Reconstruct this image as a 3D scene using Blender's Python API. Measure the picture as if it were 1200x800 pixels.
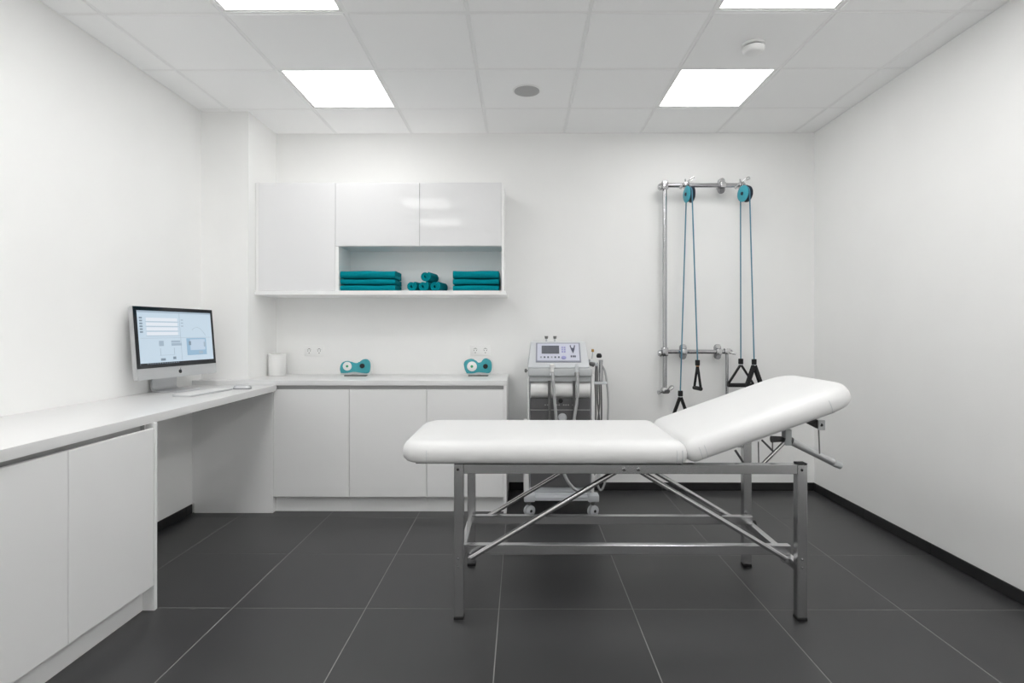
import bpy, bmesh, math, random
from mathutils import Vector, Matrix
random.seed(7)
sc = bpy.context.scene
for o in list(bpy.data.objects): bpy.data.objects.remove(o, do_unlink=True)
COL = sc.collection
PI = math.pi

# ---------------------------------------------------------------- camera, light, exposure
EYE = 1.2582
CEIL = EYE + 1.5574
F_PX = 664.83
cd = bpy.data.cameras.new('camera'); cam = bpy.data.objects.new('camera', cd); COL.objects.link(cam)
cam.location = (0, 0, EYE); cam.rotation_euler = (PI/2, 0, 0.0061)
cd.sensor_width = 36; cd.sensor_fit = 'HORIZONTAL'; cd.lens = F_PX/1200*36
cd.shift_x = -6.54/1200; cd.shift_y = -12.46/1200
cd.clip_start = .02; cd.clip_end = 60
sc.camera = cam
w = bpy.data.worlds.new('world'); sc.world = w; w.use_nodes = True
w.node_tree.nodes['Background'].inputs[0].default_value = (.5, .5, .5, 1)
w.node_tree.nodes['Background'].inputs[1].default_value = .05
PANEL_STRENGTH = 9.3
sc.cycles.max_bounces = 16; sc.cycles.diffuse_bounces = 12
vs = sc.view_settings
vs.view_transform = 'Standard'; vs.look = 'None'; vs.gamma = 1; vs.use_curve_mapping = False
vs.exposure = 0.31

# ---------------------------------------------------------------- materials
def srgb(v):
    v /= 255
    return v/12.92 if v <= .04045 else ((v+.055)/1.055)**2.4
def C(r, g, b): return (srgb(r), srgb(g), srgb(b), 1)
MATS = {}
def mat(name, col, rough=.5, metal=0, noise=0, nscale=40, bump=0, bscale=200, coat=0, emit=None, estr=0, rnd=0, spec=.5, sheen=0, stretch=None):
    m = bpy.data.materials.new(name); m.use_nodes = True
    nt = m.node_tree; b = nt.nodes['Principled BSDF']
    b.inputs['Base Color'].default_value = col
    b.inputs['Roughness'].default_value = rough
    b.inputs['Metallic'].default_value = metal
    b.inputs['Specular IOR Level'].default_value = spec
    if coat: b.inputs['Coat Weight'].default_value = coat; b.inputs['Coat Roughness'].default_value = .03
    if sheen: b.inputs['Sheen Weight'].default_value = sheen; b.inputs['Sheen Roughness'].default_value = .5
    tc = nt.nodes.new('ShaderNodeTexCoord')
    src = tc.outputs['Object']
    if stretch:
        mp = nt.nodes.new('ShaderNodeMapping'); mp.inputs['Scale'].default_value = stretch
        nt.links.new(src, mp.inputs['Vector']); src = mp.outputs[0]
    if rnd:
        oi = nt.nodes.new('ShaderNodeObjectInfo')
        ad = nt.nodes.new('ShaderNodeVectorMath'); ad.operation = 'ADD'
        ml = nt.nodes.new('ShaderNodeMath'); ml.operation = 'MULTIPLY'; ml.inputs[1].default_value = 37
        nt.links.new(oi.outputs['Random'], ml.inputs[0]); nt.links.new(src, ad.inputs[0]); nt.links.new(ml.outputs[0], ad.inputs[1])
        src = ad.outputs[0]
    if noise or rnd:
        n = nt.nodes.new('ShaderNodeTexNoise'); n.inputs['Scale'].default_value = nscale; n.inputs['Detail'].default_value = 4
        nt.links.new(src, n.inputs['Vector'])
        mr = nt.nodes.new('ShaderNodeMapRange')
        mr.inputs[1].default_value = .25; mr.inputs[2].default_value = .75
        mr.inputs[3].default_value = 1-noise; mr.inputs[4].default_value = 1+noise
        nt.links.new(n.outputs[0], mr.inputs[0])
        fac = mr.outputs[0]
        if rnd:
            r2 = nt.nodes.new('ShaderNodeMapRange'); r2.inputs[3].default_value = 1-rnd; r2.inputs[4].default_value = 1+rnd
            nt.links.new(oi.outputs['Random'], r2.inputs[0])
            mm = nt.nodes.new('ShaderNodeMath'); mm.operation = 'MULTIPLY'
            nt.links.new(fac, mm.inputs[0]); nt.links.new(r2.outputs[0], mm.inputs[1]); fac = mm.outputs[0]
        vm = nt.nodes.new('ShaderNodeVectorMath'); vm.operation = 'SCALE'
        vm.inputs[0].default_value = col[:3]; nt.links.new(fac, vm.inputs['Scale'])
        nt.links.new(vm.outputs[0], b.inputs['Base Color'])
    if bump:
        n2 = nt.nodes.new('ShaderNodeTexNoise'); n2.inputs['Scale'].default_value = bscale; n2.inputs['Detail'].default_value = 3
        nt.links.new(src, n2.inputs['Vector'])
        bp = nt.nodes.new('ShaderNodeBump'); bp.inputs['Strength'].default_value = bump; bp.inputs['Distance'].default_value = .002
        nt.links.new(n2.outputs[0], bp.inputs['Height']); nt.links.new(bp.outputs[0], b.inputs['Normal'])
    if emit:
        b.inputs['Emission Color'].default_value = emit; b.inputs['Emission Strength'].default_value = estr
    MATS[name] = m
    return m
WALL = mat('wall_paint', C(244,244,243), .75, noise=.012, nscale=3, bump=.15, bscale=350)
CTILE = mat('ceiling_tile', C(248,248,248), .9, noise=.015, nscale=250, bump=.25, bscale=500, rnd=.008)
CBAR = mat('grid_bar', C(240,240,240), .5, noise=.01)
FTILE = mat('floor_tile', C(57,57,58), .36, noise=.07, nscale=3.5, bump=.12, bscale=260, rnd=.03, spec=.55)
GROUT = mat('grout', C(146,146,144), .9, noise=.06, nscale=90)
BASE = mat('skirting_tile', C(32,32,33), .45, noise=.06, nscale=8, rnd=.04)
LAM = mat('white_laminate', C(243,243,243), .35, noise=.006, nscale=2)
GLOSS = mat('white_gloss', C(232,232,233), .015, noise=.004, nscale=2, spec=.14)
TOP = mat('white_worktop', C(222,222,222), .3, noise=.006, nscale=6)
RAILM = mat('grip_channel', C(176,176,176), .4, metal=.3, noise=.01)
VINYL = mat('white_vinyl', C(226,226,226), .38, noise=.006, nscale=5, bump=.06, bscale=300)
STEEL = mat('brushed_steel', C(206,206,207), .25, metal=1, noise=.04, nscale=30, stretch=(1,1,.1))
CHROME = mat('chrome', C(184,184,186), .16, metal=1, noise=.02, nscale=20)
BLACK = mat('black_rubber', C(24,24,25), .6, noise=.05)
STRAP = mat('black_webbing', C(20,20,22), .75, noise=.12, nscale=300, bump=.3, bscale=600)
TEAL = mat('teal_plastic', C(60,160,170), .4, noise=.03, nscale=60)
TEALD = mat('teal_disc', C(62,166,184), .4, noise=.05, nscale=90)
NAVY = mat('navy_wheel', C(30,38,52), .45, noise=.05)
ROPE = mat('teal_rope', C(84,132,154), .7, noise=.15, nscale=300)
TOWEL = mat('teal_towel', C(0,132,144), .95, noise=.10, nscale=120, bump=.6, bscale=450, spec=.1)
SOCK = mat('socket_white', C(243,243,242), .6, noise=.006)
WPLAST = mat('white_plastic', C(235,235,234), .4, noise=.006)
GPLAST = mat('grey_plastic', C(186,189,191), .42, noise=.012)
LGREY = mat('light_grey_plastic', C(200,203,206), .4, noise=.01)
PANEL = mat('console_face', C(198,200,214), .4, noise=.01)
PFRAME = mat('console_frame', C(140,143,155), .4, noise=.02)
DSTEEL = mat('dark_steel', C(150,150,152), .3, metal=1, noise=.03)
LCD = mat('lcd_glass', C(96,98,106), .25, noise=.03)
DARKP = mat('dark_panel', C(92,92,93), .4, noise=.03)
HOSE = mat('grey_hose', C(176,177,178), .45, noise=.02)
CABLE = mat('dark_cable', C(108,108,108), .5, noise=.03)
INK = mat('dark_print', C(70,74,92), .5, noise=.02)
PRINT2 = mat('violet_print', C(150,150,196), .5, noise=.02)
LPRINT = mat('light_print', C(158,158,158), .5, noise=.02)
GREYM = mat('socket_mark', C(120,120,118), .6, noise=.02)
ALU = mat('aluminium', C(206,207,209), .35, metal=.65, noise=.01)
BEZEL = mat('black_glass', C(18,22,28), .12, noise=.01)
GOLD = mat('brass', C(170,135,70), .35, metal=.8, noise=.05)
TAN = mat('tan_stitch', C(176,132,92), .7, noise=.05)
GREEN = mat('green_dot', C(60,160,110), .5, noise=.02)
SPK = mat('speaker_grille', C(178,178,178), .7, noise=.06, nscale=500, bump=.4, bscale=700)
def em(name, col, s): return mat(name, (0.02,0.02,0.02,1), .3, emit=col, estr=s, noise=.01)
DIFF = mat('lamp_diffuser', C(250,250,250), .6, noise=.005, emit=(1, .995, .985, 1), estr=PANEL_STRENGTH)
DIFF2 = mat('lamp_diffuser_soft', C(250,250,250), .6, noise=.005, emit=(1, .995, .985, 1), estr=PANEL_STRENGTH*.5)
SCR = em('screen_blue', C(196,214,228), .78)
SCRW = em('screen_white', C(226,232,240), .78)
SCRL = em('screen_line', C(160,178,194), .78)
SCRD = em('screen_dark', C(120,138,154), .75)
SCRB = em('screen_chart', C(146,180,206), .78)
SCRB2 = em('screen_chart_light', C(188,206,224), .78)

# ---------------------------------------------------------------- mesh helpers
def B(): return bmesh.new()
def box(bm, a, b, bev=0, seg=2):
    x0,y0,z0 = [min(p,q) for p,q in zip(a,b)]; x1,y1,z1 = [max(p,q) for p,q in zip(a,b)]
    v = [bm.verts.new(p) for p in ((x0,y0,z0),(x1,y0,z0),(x1,y1,z0),(x0,y1,z0),(x0,y0,z1),(x1,y0,z1),(x1,y1,z1),(x0,y1,z1))]
    fs = [bm.faces.new([v[i] for i in f]) for f in ((3,2,1,0),(4,5,6,7),(0,1,5,4),(1,2,6,5),(2,3,7,6),(3,0,4,7))]
    if bev:
        es = list({e for f in fs for e in f.edges})
        bmesh.ops.bevel(bm, geom=es, offset=bev, segments=seg, profile=.5, affect='EDGES')
    return bm
def xf(bm, M):
    bmesh.ops.transform(bm, matrix=M, verts=bm.verts); return bm
def frame(d):
    d = Vector(d).normalized(); u = d.orthogonal().normalized(); return u, d.cross(u)
def cyl(bm, p, q, r, r2=None, n=20, cap=True):
    p, q = Vector(p), Vector(q); r2 = r if r2 is None else r2
    u, v = frame(q-p); A=[]; Bq=[]
    for i in range(n):
        a = 2*PI*i/n; k = u*math.cos(a)+v*math.sin(a)
        A.append(bm.verts.new(p+k*r)); Bq.append(bm.verts.new(q+k*r2))
    for i in range(n): bm.faces.new((A[i],A[(i+1)%n],Bq[(i+1)%n],Bq[i]))
    if cap: bm.faces.new(A[::-1]); bm.faces.new(Bq)
    return bm
def lathe(bm, p, d, prof, n=28):
    p = Vector(p); d = Vector(d).normalized(); u, v = frame(d); rings=[]
    for r, h in prof:
        rings.append([bm.verts.new(p+d*h+(u*math.cos(2*PI*i/n)+v*math.sin(2*PI*i/n))*max(r,1e-5)) for i in range(n)])
    for a, b in zip(rings, rings[1:]):
        for i in range(n): bm.faces.new((a[i],a[(i+1)%n],b[(i+1)%n],b[i]))
    bm.faces.new(rings[0][::-1]); bm.faces.new(rings[-1])
    return bm
def spline(pts, k=6):
    P = [Vector(p) for p in pts]; out=[]
    for i in range(len(P)-1):
        p0 = P[max(i-1,0)]; p1=P[i]; p2=P[i+1]; p3=P[min(i+2,len(P)-1)]
        for j in range(k):
            t=j/k
            out.append(.5*((2*p1)+(p2-p0)*t+(2*p0-5*p1+4*p2-p3)*t*t+(3*p1-p0-3*p2+p3)*t**3))
    out.append(P[-1]); return out
def tube(bm, pts, r, n=10, k=0):
    P = spline(pts, k) if k else [Vector(p) for p in pts]
    u = None; rings=[]
    for i, p in enumerate(P):
        t = (P[min(i+1,len(P)-1)]-P[max(i-1,0)]).normalized()
        if u is None: u = t.orthogonal().normalized()
        else: u = (u-t*u.dot(t)).normalized()
        v = t.cross(u)
        rings.append([bm.verts.new(p+(u*math.cos(2*PI*j/n)+v*math.sin(2*PI*j/n))*r) for j in range(n)])
    for a, b in zip(rings, rings[1:]):
        for j in range(n): bm.faces.new((a[j],a[(j+1)%n],b[(j+1)%n],b[j]))
    bm.faces.new(rings[0][::-1]); bm.faces.new(rings[-1]); return bm
def prism(bm, pts, off, bev=0, seg=2):
    """polygon pts (3-D, planar) extruded by vector off"""
    off = Vector(off); a=[bm.verts.new(Vector(p)) for p in pts]; b=[bm.verts.new(Vector(p)+off) for p in pts]
    f0=bm.faces.new(a[::-1]); f1=bm.faces.new(b); n=len(a)
    for i in range(n): bm.faces.new((a[i],a[(i+1)%n],b[(i+1)%n],b[i]))
    if bev: bmesh.ops.bevel(bm, geom=list(f1.edges), offset=bev, segments=seg, profile=.5, affect='EDGES')
    return bm
def ribbon(path, t):
    """closed 2-D outline of a band of thickness t along a 2-D path"""
    L=[];R=[]
    for i,p in enumerate(path):
        a=path[max(i-1,0)]; b=path[min(i+1,len(path)-1)]
        dx,dy=b[0]-a[0],b[1]-a[1]; l=math.hypot(dx,dy) or 1
        nx,ny=-dy/l*t/2,dx/l*t/2
        L.append((p[0]+nx,p[1]+ny)); R.append((p[0]-nx,p[1]-ny))
    return L,R
def band_solid(bm, path2d, t, map3, ws, jit=0):
    """thick band along a 2-D path, swept over widths ws; map3(a,b,w)->xyz"""
    rings=[]
    for w_ in ws:
        L,R=ribbon(path2d,t); o=L+R[::-1]
        rings.append([bm.verts.new(map3(a,b+random.uniform(-jit,jit),w_)) for a,b in o])
    n=len(rings[0])
    for a,b in zip(rings,rings[1:]):
        for i in range(n): bm.faces.new((a[i],a[(i+1)%n],b[(i+1)%n],b[i]))
    m=len(path2d)
    for rg,fl in ((rings[0],1),(rings[-1],0)):
        for i in range(m-1):
            q=(rg[i],rg[i+1],rg[n-2-i],rg[n-1-i]); bm.faces.new(q[::-1] if fl else q)
    return bm
def rrect(x0,y0,x1,y1,rs,n=8):
    """rounded rectangle outline, rs radii for corners (x0y0,x1y0,x1y1,x0y1)"""
    pts=[]
    for (cx,cy,a0),r in zip(((x0,y0,PI),(x1,y0,1.5*PI),(x1,y1,0),(x0,y1,.5*PI)),rs):
        r=max(r,.0005)
        ox=cx+(r if cx==x0 else -r); oy=cy+(r if cy==y0 else -r)
        for i in range(n+1):
            a=a0+.5*PI*i/n; pts.append((ox+r*math.cos(a),oy+r*math.sin(a)))
    return pts
def loft(bm, rings):
    V=[[bm.verts.new(p) for p in r] for r in rings]; n=len(V[0])
    for a,b in zip(V,V[1:]):
        for i in range(n): bm.faces.new((a[i],a[(i+1)%n],b[(i+1)%n],b[i]))
    bm.faces.new(V[0][::-1]); bm.faces.new(V[-1]); return bm
def wpos(o):
    p=Vector((0,0,0))
    while o: p+=o.location; o=o.parent
    return p
def obj(name, bm, m, parent=None, smooth=40, local=False):
    me=bpy.data.meshes.new(name)
    bmesh.ops.recalc_face_normals(bm, faces=bm.faces)
    if parent is None:
        xs=[v.co for v in bm.verts]
        lo=[min(c[i] for c in xs) for i in range(3)]; hi=[max(c[i] for c in xs) for i in range(3)]
        loc=Vector(((lo[0]+hi[0])/2,(lo[1]+hi[1])/2,lo[2]))
        bmesh.ops.translate(bm, vec=-loc, verts=bm.verts)
    else:
        loc=Vector((0,0,0))
        if not local: bmesh.ops.translate(bm, vec=-wpos(parent), verts=bm.verts)
    bm.to_mesh(me); bm.free()
    if m: me.materials.append(m)
    if smooth:
        for p in me.polygons: p.use_smooth=True
        me.set_sharp_from_angle(angle=math.radians(smooth))
    o=bpy.data.objects.new(name,me); COL.objects.link(o); o.location=loc
    if parent: o.parent=parent
    return o
def mesh_obj(name, me, loc, parent):
    o=bpy.data.objects.new(name,me); COL.objects.link(o); o.parent=parent; o.location=Vector(loc)-wpos(parent); return o
def tag(o,label,cat,group=None):
    o['label']=label; o['category']=cat
    if group: o['group']=group
    return o
def thing(name,label,cat,loc,rotz=0,group=None):
    o=bpy.data.objects.new(name,None); COL.objects.link(o); o.location=loc; o.rotation_euler=(0,0,rotz); o.empty_display_size=.1
    return tag(o,label,cat,group)
def struct(name,bm,m,smooth=0):
    o=obj(name,bm,m,None,smooth); o['kind']='structure'; return o
def bx(a,b,bev=0,seg=2): return box(B(),a,b,bev,seg)

# ---------------------------------------------------------------- room shell
XL,XR,YB,YR = -2.2736, 2.3078, 4.4793, -.62
T=.12
struct('wall_left', bx((XL-T,YR-T,-.06),(XL,YB+T,CEIL+.1)), WALL)
struct('wall_right', bx((XR,YR-T,-.06),(XR+T,YB+T,CEIL+.1)), WALL)
struct('wall_back', bx((XL,YB,-.06),(XR,YB+T,CEIL+.1)), WALL)
struct('wall_front', bx((XL,YR-T,-.06),(XR,YR,CEIL+.1)), WALL)
PX,PY = -1.9368, 4.0188
struct('wall_pillar', bx((XL,PY,0),(PX,YB,CEIL)), WALL)

# floor with single tiles
floor = struct('floor', bx((XL,YR,-.06),(XR,YB,-.0009)), GROUT)
def tile_mesh(sx,sy,m,name,top=0,th=.012,ch=.0012):
    bm=B(); z0=top-th if th>0 else top
    def rr(i,z): return [(-sx/2+i,-sy/2+i,z),(sx/2-i,-sy/2+i,z),(sx/2-i,sy/2-i,z),(-sx/2+i,sy/2-i,z)]
    loft(bm,[rr(0,z0),rr(0,top-ch),rr(ch,top)])
    bmesh.ops.recalc_face_normals(bm, faces=bm.faces)
    me=bpy.data.meshes.new(name); bm.to_mesh(me); bm.free(); me.materials.append(m); return me
def cuts(lo,hi,o,p):
    k=math.ceil((lo-o)/p); r=[lo]
    while o+k*p<hi-.001:
        if o+k*p>lo+.001: r.append(o+k*p)
        k+=1
    return r+[hi]
cache={}
def grid_tiles(parent,name,xs,ys,gap,maker,z,skip=lambda x,y:False):
    for x0,x1 in zip(xs,xs[1:]):
        for y0,y1 in zip(ys,ys[1:]):
            if skip((x0+x1)/2,(y0+y1)/2): continue
            sx,sy=round(x1-x0-gap,4),round(y1-y0-gap,4)
            if sx<.01 or sy<.01: continue
            key=(name,sx,sy)
            if key not in cache: cache[key]=maker(sx,sy)
            mesh_obj(name,cache[key],((x0+x1)/2,(y0+y1)/2,z),parent)
grid_tiles(floor,'tile',cuts(XL,XR,-1.3104,.6053),cuts(YR,YB,2.5698,  .6249),.0038,lambda a,b:tile_mesh(a,b,FTILE,'tile',0,.0009,.0005),0)

# ceiling: grid bars and lay-in tiles
GX,GY = -.2623, 3.9772
gxs=cuts(XL,XR,GX,.6); gys=cuts(YR,YB,GY,.6)
LIGHTS=[(-1.1623,3.6772),(1.2377,3.6772),(-1.1623,2.4772),(1.2377,2.4772),(-1.1623,1.2772),(1.2377,1.2772),(-1.1623,.0772),(1.2377,.0772)]
ceiling = struct('ceiling', bx((XL,YR,CEIL+.03),(XR,YB,CEIL+.1)), CTILE)
def cskip(x,y): return any(abs(x-a)<.05 and abs(y-b)<.05 for a,b in LIGHTS)
def ctile(sx,sy):
    bm=B()
    def rr(i,z): return [(-sx/2+i,-sy/2+i,z),(sx/2-i,-sy/2+i,z),(sx/2-i,sy/2-i,z),(-sx/2+i,sy/2-i,z)]
    loft(bm,[rr(0,.02),rr(0,.003),rr(.003,0)])
    bmesh.ops.recalc_face_normals(bm, faces=bm.faces)
    me=bpy.data.meshes.new('ceiling_tile'); bm.to_mesh(me); bm.free(); me.materials.append(CTILE); return me
grid_tiles(ceiling,'ceiling_tile',gxs,gys,.0186,ctile,CEIL,cskip)
for x in gxs[1:-1]: obj('grid_bar',bx((x-.0085,YR,CEIL+.002),(x+.0085,YB,CEIL+.03)),CBAR,ceiling,0)
for y in gys[1:-1]:
    for x0,x1 in zip(gxs,gxs[1:]):
        obj('grid_bar',bx((x0+.0085 if x0>XL+.001 else x0,y-.0085,CEIL+.002),(x1-.0085 if x1<XR-.001 else x1,y+.0085,CEIL+.03)),CBAR,ceiling,0)
obj('edge_trim',bx((XL,YR,CEIL+.001),(XL+.012,PY,CEIL+.03)),CBAR,ceiling,0)
obj('edge_trim',bx((XR-.012,YR,CEIL+.001),(XR,YB,CEIL+.03)),CBAR,ceiling,0)
obj('edge_trim',bx((PX,YB-.012,CEIL+.001),(XR-.012,YB,CEIL+.03)),CBAR,ceiling,0)
obj('edge_trim',bx((XL+.012,PY-.012,CEIL+.001),(PX,PY,CEIL+.03)),CBAR,ceiling,0)
obj('edge_trim',bx((PX,PY,CEIL+.001),(PX+.012,YB-.012,CEIL+.03)),CBAR,ceiling,0)

# skirting of dark tile strips
def skirting(name,axis,lo,hi,pos,inward,o,p):
    e=B(); a=.003
    if axis=='y': box(e,(pos,lo,0.0),(pos+inward*a,hi,.06))
    else: box(e,(lo,pos,0.0),(hi,pos+inward*a,.06))
    st=struct(name,e,GROUT)
    cs=cuts(lo,hi,o,p)
    for c0,c1 in zip(cs,cs[1:]):
        if axis=='y': bm=bx((pos+inward*a,c0+.001,.003),(pos+inward*.011,c1-.001,.066),.0015,1)
        else: bm=bx((c0+.001,pos+inward*a,.003),(c1-.001,pos+inward*.011,.066),.0015,1)
        obj('skirting_tile',bm,BASE,st,0)
skirting('baseboard_right','y',YR,YB,XR,-1,2.5698,.6249)
skirting('baseboard_back','x',-.095,XR-.012,YB,-1,-1.3104,.6053)
skirting('baseboard_left','y',2.58,3.895,XL,1,2.5698,.6249)
skirting('baseboard_front','x',XL+.012,XR-.012,YR,1,-1.3104,.6053)

# ---------------------------------------------------------------- ceiling lights, detector, speaker
LLAB=['square recessed ceiling light panel over the wall cabinets','square recessed ceiling light panel between smoke detector and pulley wall',
 'square recessed ceiling light panel cut by the picture edge above the desk side','square recessed ceiling light panel beyond the smoke detector, away from the pulleys',
 'square ceiling light panel farther from the back wall, desk side','square ceiling light panel farther from the back wall, bare wall side',
 'square ceiling light panel at the rear of the room, desk side','square ceiling light panel at the rear of the room, bare wall side']
LLAB[2]='square recessed ceiling light panel over the desk side, second from the back wall'
for (x,y),lb in zip(LIGHTS,LLAB):
    t=thing('ceiling_light',lb,'ceiling light',(x,y,CEIL+.004),0,'square ceiling light panels')
    h=.2895
    fr=B()
    for a,b in (((-h,-h,0),(h,-h+.014,.016)),((-h,h-.014,0),(h,h,.016)),((-h,-h+.014,0),(-h+.014,h-.014,.016)),((h-.014,-h+.014,0),(h,h-.014,.016))): box(fr,a,b)
    obj('frame',fr,WPLAST,t,0,True)
    obj('diffuser',bx((-h+.014,-h+.014,.003),(h-.014,h-.014,.012)),DIFF2 if y>3 else DIFF,t,0,True)
t=thing('smoke_detector','round white smoke detector on the ceiling between two light panels','smoke detector',(1.262,3.09,CEIL))
obj('base',lathe(B(),(0,0,0),(0,0,-1),[(.062,0),(.062,.010),(.058,.013)],36),WPLAST,t,40,True)
obj('vent_ring',lathe(B(),(0,0,-.013),(0,0,-1),[(.050,0),(.050,.008)],36),GREYM,t,40,True)
obj('cap',lathe(B(),(0,0,-.021),(0,0,-1),[(.058,0),(.058,.012),(.050,.024),(.040,.028),(.001,.028)],36),WPLAST,t,40,True)
t=thing('ceiling_speaker','round grey ceiling speaker grille with thin white rim','speaker',(.038,3.677,CEIL))
obj('rim',lathe(B(),(0,0,0),(0,0,-1),[(.093,0),(.093,.002),(.088,.005),(.083,.005)],40),WPLAST,t,40,True)
obj('grille',lathe(B(),(0,0,-.004),(0,0,-1),[(.082,0),(.082,.003),(.06,.006),(.001,.007)],40),SPK,t,60,True)

# ---------------------------------------------------------------- base cabinets and worktops
YF=3.9077; WT=.916; WB=.881
DX=[-1.7126,-1.1859,-.6507,-.1200]
BL=['white handleless base cabinet next to the desk corner','middle white handleless base cabinet of the three under the worktop','white handleless base cabinet with end panel beside the machine trolley']
for i in range(3):
    x0,x1=DX[i],DX[i+1]
    t=thing('base_cabinet',BL[i],'cabinet',((x0+x1)/2,4.2,0),0,'base cabinets under the back worktop')
    bm=B(); box(bm,(x0+.0005,YF+.022,.10),(x1-.0005,YB-.001,.845)); box(bm,(x0+.0005,YF+.035,.845),(x1-.0005,YB-.001,WB))
    obj('body',bm,LAM,t,0)
    d=obj('door',bx((x0+.0018,YF,.113),(x1-.0018,YF+.020,.852),.0015,1),LAM,t,0)
    obj('grip_rail',bx((x0+.0005,YF+.026,.853),(x1-.0005,YF+.0345,WB-.001)),RAILM,t,0)
    obj('plinth',bx((x0+.0005,YF+.045,0.0005),(x1-.0005,YF+.063,.0995)),LAM,t,0)
    if i==2: obj('end_panel',bx((x1,YF,.0005),(-.100,YB-.012,WB),.001,1),LAM,t,0)
    if i==0: obj('filler_panel',bx((x0-.018,YF-.001,.0005),(x0-.0005,YF+.06,.8435),.001,1),LAM,t,0)
pane=obj('desk_end_panel',prism(B(),[(XL+.0135,YF,.0005),(DX[0]-.0185,YF,.0005),(DX[0]-.0185,YF,.8435),(XL+.0006,YF,.8435),(XL+.0006,YF,.068),(XL+.0135,YF,.068)],(0,.02,0)),LAM,None,0); tag(pane,'tall white panel carrying the far end of the desk','panel')
bm=B()
prism(bm,[(XL+.0005,YF-.003,WB+.0005),(-.0965,YF-.003,WB+.0005),(-.0965,YB-.0005,WB+.0005),(PX+.0005,YB-.0005,WB+.0005),(PX+.0005,PY-.0005,WB+.0005),(XL+.0005,PY-.0005,WB+.0005)],(0,0,WT-WB-.0005),.002,2)
tag(obj('worktop',bm,TOP,None,30),'white worktop over the base cabinets along the back wall','worktop')
DT,DB=.884,.844
bm=B()
xd=lambda y:-1.638-(y-1.77)*.0244
prism(bm,[(XL+.0005,.55,DB+.0005),(xd(.55),.55,DB+.0005),(xd(YF-.0035),YF-.0035,DB+.0005),(XL+.0005,YF-.0035,DB+.0005)],(0,0,DT-DB-.0005),.002,2)
prism(bm,[(XL+.0005,YF-.0035,DB+.0005),(-1.694,YF-.0035,DB+.0005),(-1.694,YF+.02,DB+.0005),(XL+.0005,YF+.02,DB+.0005)],(0,0,.035))
tag(obj('desk_worktop',bm,TOP,None,30),'long white desk worktop along the side wall, lower than the back worktop','desk')
# cabinet under the desk
t=thing('desk_cabinet','white handleless cabinet under the desk with recessed plinth','cabinet',(-1.95,1.57,0))
XF=-1.648
bm=B(); box(bm,(XL+.001,.60,.10),(XF-.022,2.540,.80)); box(bm,(XL+.001,.60,.80),(XF-.04,2.540,DB))
obj('body',bm,LAM,t,0)
for y0,y1 in ((2.056,2.5385),(1.5725,2.056),(1.089,1.5725),(.6055,1.089)):
    obj('door',bx((XF-.020,y0+.0018,.117),(XF,y1-.0018,.822),.0015,1),LAM,t,0)
obj('grip_rail',bx((XF-.0395,.60,.801),(XF-.030,2.490,DB-.001)),RAILM,t,0)
obj('grip_rail_end_cap',bx((XF-.030,2.490,.801),(XF-.012,2.4925,DB-.001)),RAILM,t,0)
obj('plinth',bx((XF-.073,.60,.0005),(XF-.055,2.5395,.0995)),LAM,t,0)
obj('end_panel',bx((XL+.013,2.5405,.0005),(XF,2.5605,DB),.001,1),LAM,t,0)

# ---------------------------------------------------------------- wall cabinets
YU=4.1212
t=thing('wall_cabinet','tall white gloss wall cabinet with one plain door beside the pillar','cabinet',(-1.64,4.3,1.55))
obj('body',bx((PX+.003,YU+.021,1.5505),(-1.3525,YB-.001,2.336)),LAM,t,0)
obj('filler_strip',bx((PX+.003,YU+.004,1.5505),(PX+.022,YU+.020,2.336)),LAM,t,0)
obj('door',bx((PX+.0235,YU,1.5515),(-1.353,YU+.019,2.336),.0012,1),GLOSS,t,0)
t=thing('wall_cabinet','wide white gloss wall cabinet with two doors over an open towel niche','cabinet',(-.73,4.3,1.55))
X0,X1=-1.3515,-.1233
bm=B()
box(bm,(X0,YU+.021,1.874),(X1-.019,YB-.001,2.336))
obj('body',bm,LAM,t,0)
obj('side_panel',bx((X0,YU,1.5505),(X0+.024,YB-.001,1.8735)),LAM,t,0)
obj('side_panel',bx((X1-.0185,YU,1.5505),(X1,YB-.001,2.336)),LAM,t,0)
obj('niche_back',bx((X0+.0245,4.40,1.5505),(X1-.019,YB-.001,1.8735)),LAM,t,0)
for a,b in ((X0+.001,-.7393),(-.7363,X1-.0195)):
    obj('door',bx((a,YU,1.876),(b,YU+.019,2.336),.0012,1),GLOSS,t,0)
shelf=obj('shelf_board',bx((PX+.001,YU-.012,1.519),(-.106,YB-.001,1.5500),.0015,1),LAM)
tag(shelf,'long white shelf board closing the underside of the wall cabinets','shelf')

# ---------------------------------------------------------------- towels
SZ=1.5505
def folded_towel(x0,x1,y0,y1,z0,h,label,group):
    n=2; th=h/n*.92; gap=h/n
    path=[]; 
    za=z0+th/2
    for k in range(n):
        ys=[y0+th*.6+(y1-y0-th*1.2)*i/6 for i in range(7)]
        if k%2==0: ys=ys[::-1]
        zz=za+k*gap
        path+=[(y,zz+.0015*math.sin(y*60+k)) for y in ys]
        if k<n-1:
            e=ys[-1]; sgn=-1 if k%2==0 else 1
            for a in (30,60,90,120,150):
                path.append((e+sgn*gap/2*math.sin(math.radians(a)), zz+gap/2-gap/2*math.cos(math.radians(a))))
    ws=[x0+(x1-x0)*i/10 for i in range(11)]
    off=[random.uniform(-.002,.002) for _ in ws]
    bm=B(); wi={w_:k for k,w_ in enumerate(ws)}
    band_solid(bm,path,th,lambda a,b,w_:(w_,a+off[wi[w_]],b+(.0022*math.sin(w_*21+z0*50) if b>z0+.004 else 0)),ws)
    o=obj('folded_towel',bm,TOWEL,None,60)
    return tag(o,label,'towel',group)
px=lambda x,Y:(x-610.6)*Y/F_PX
Yt=4.17
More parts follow.
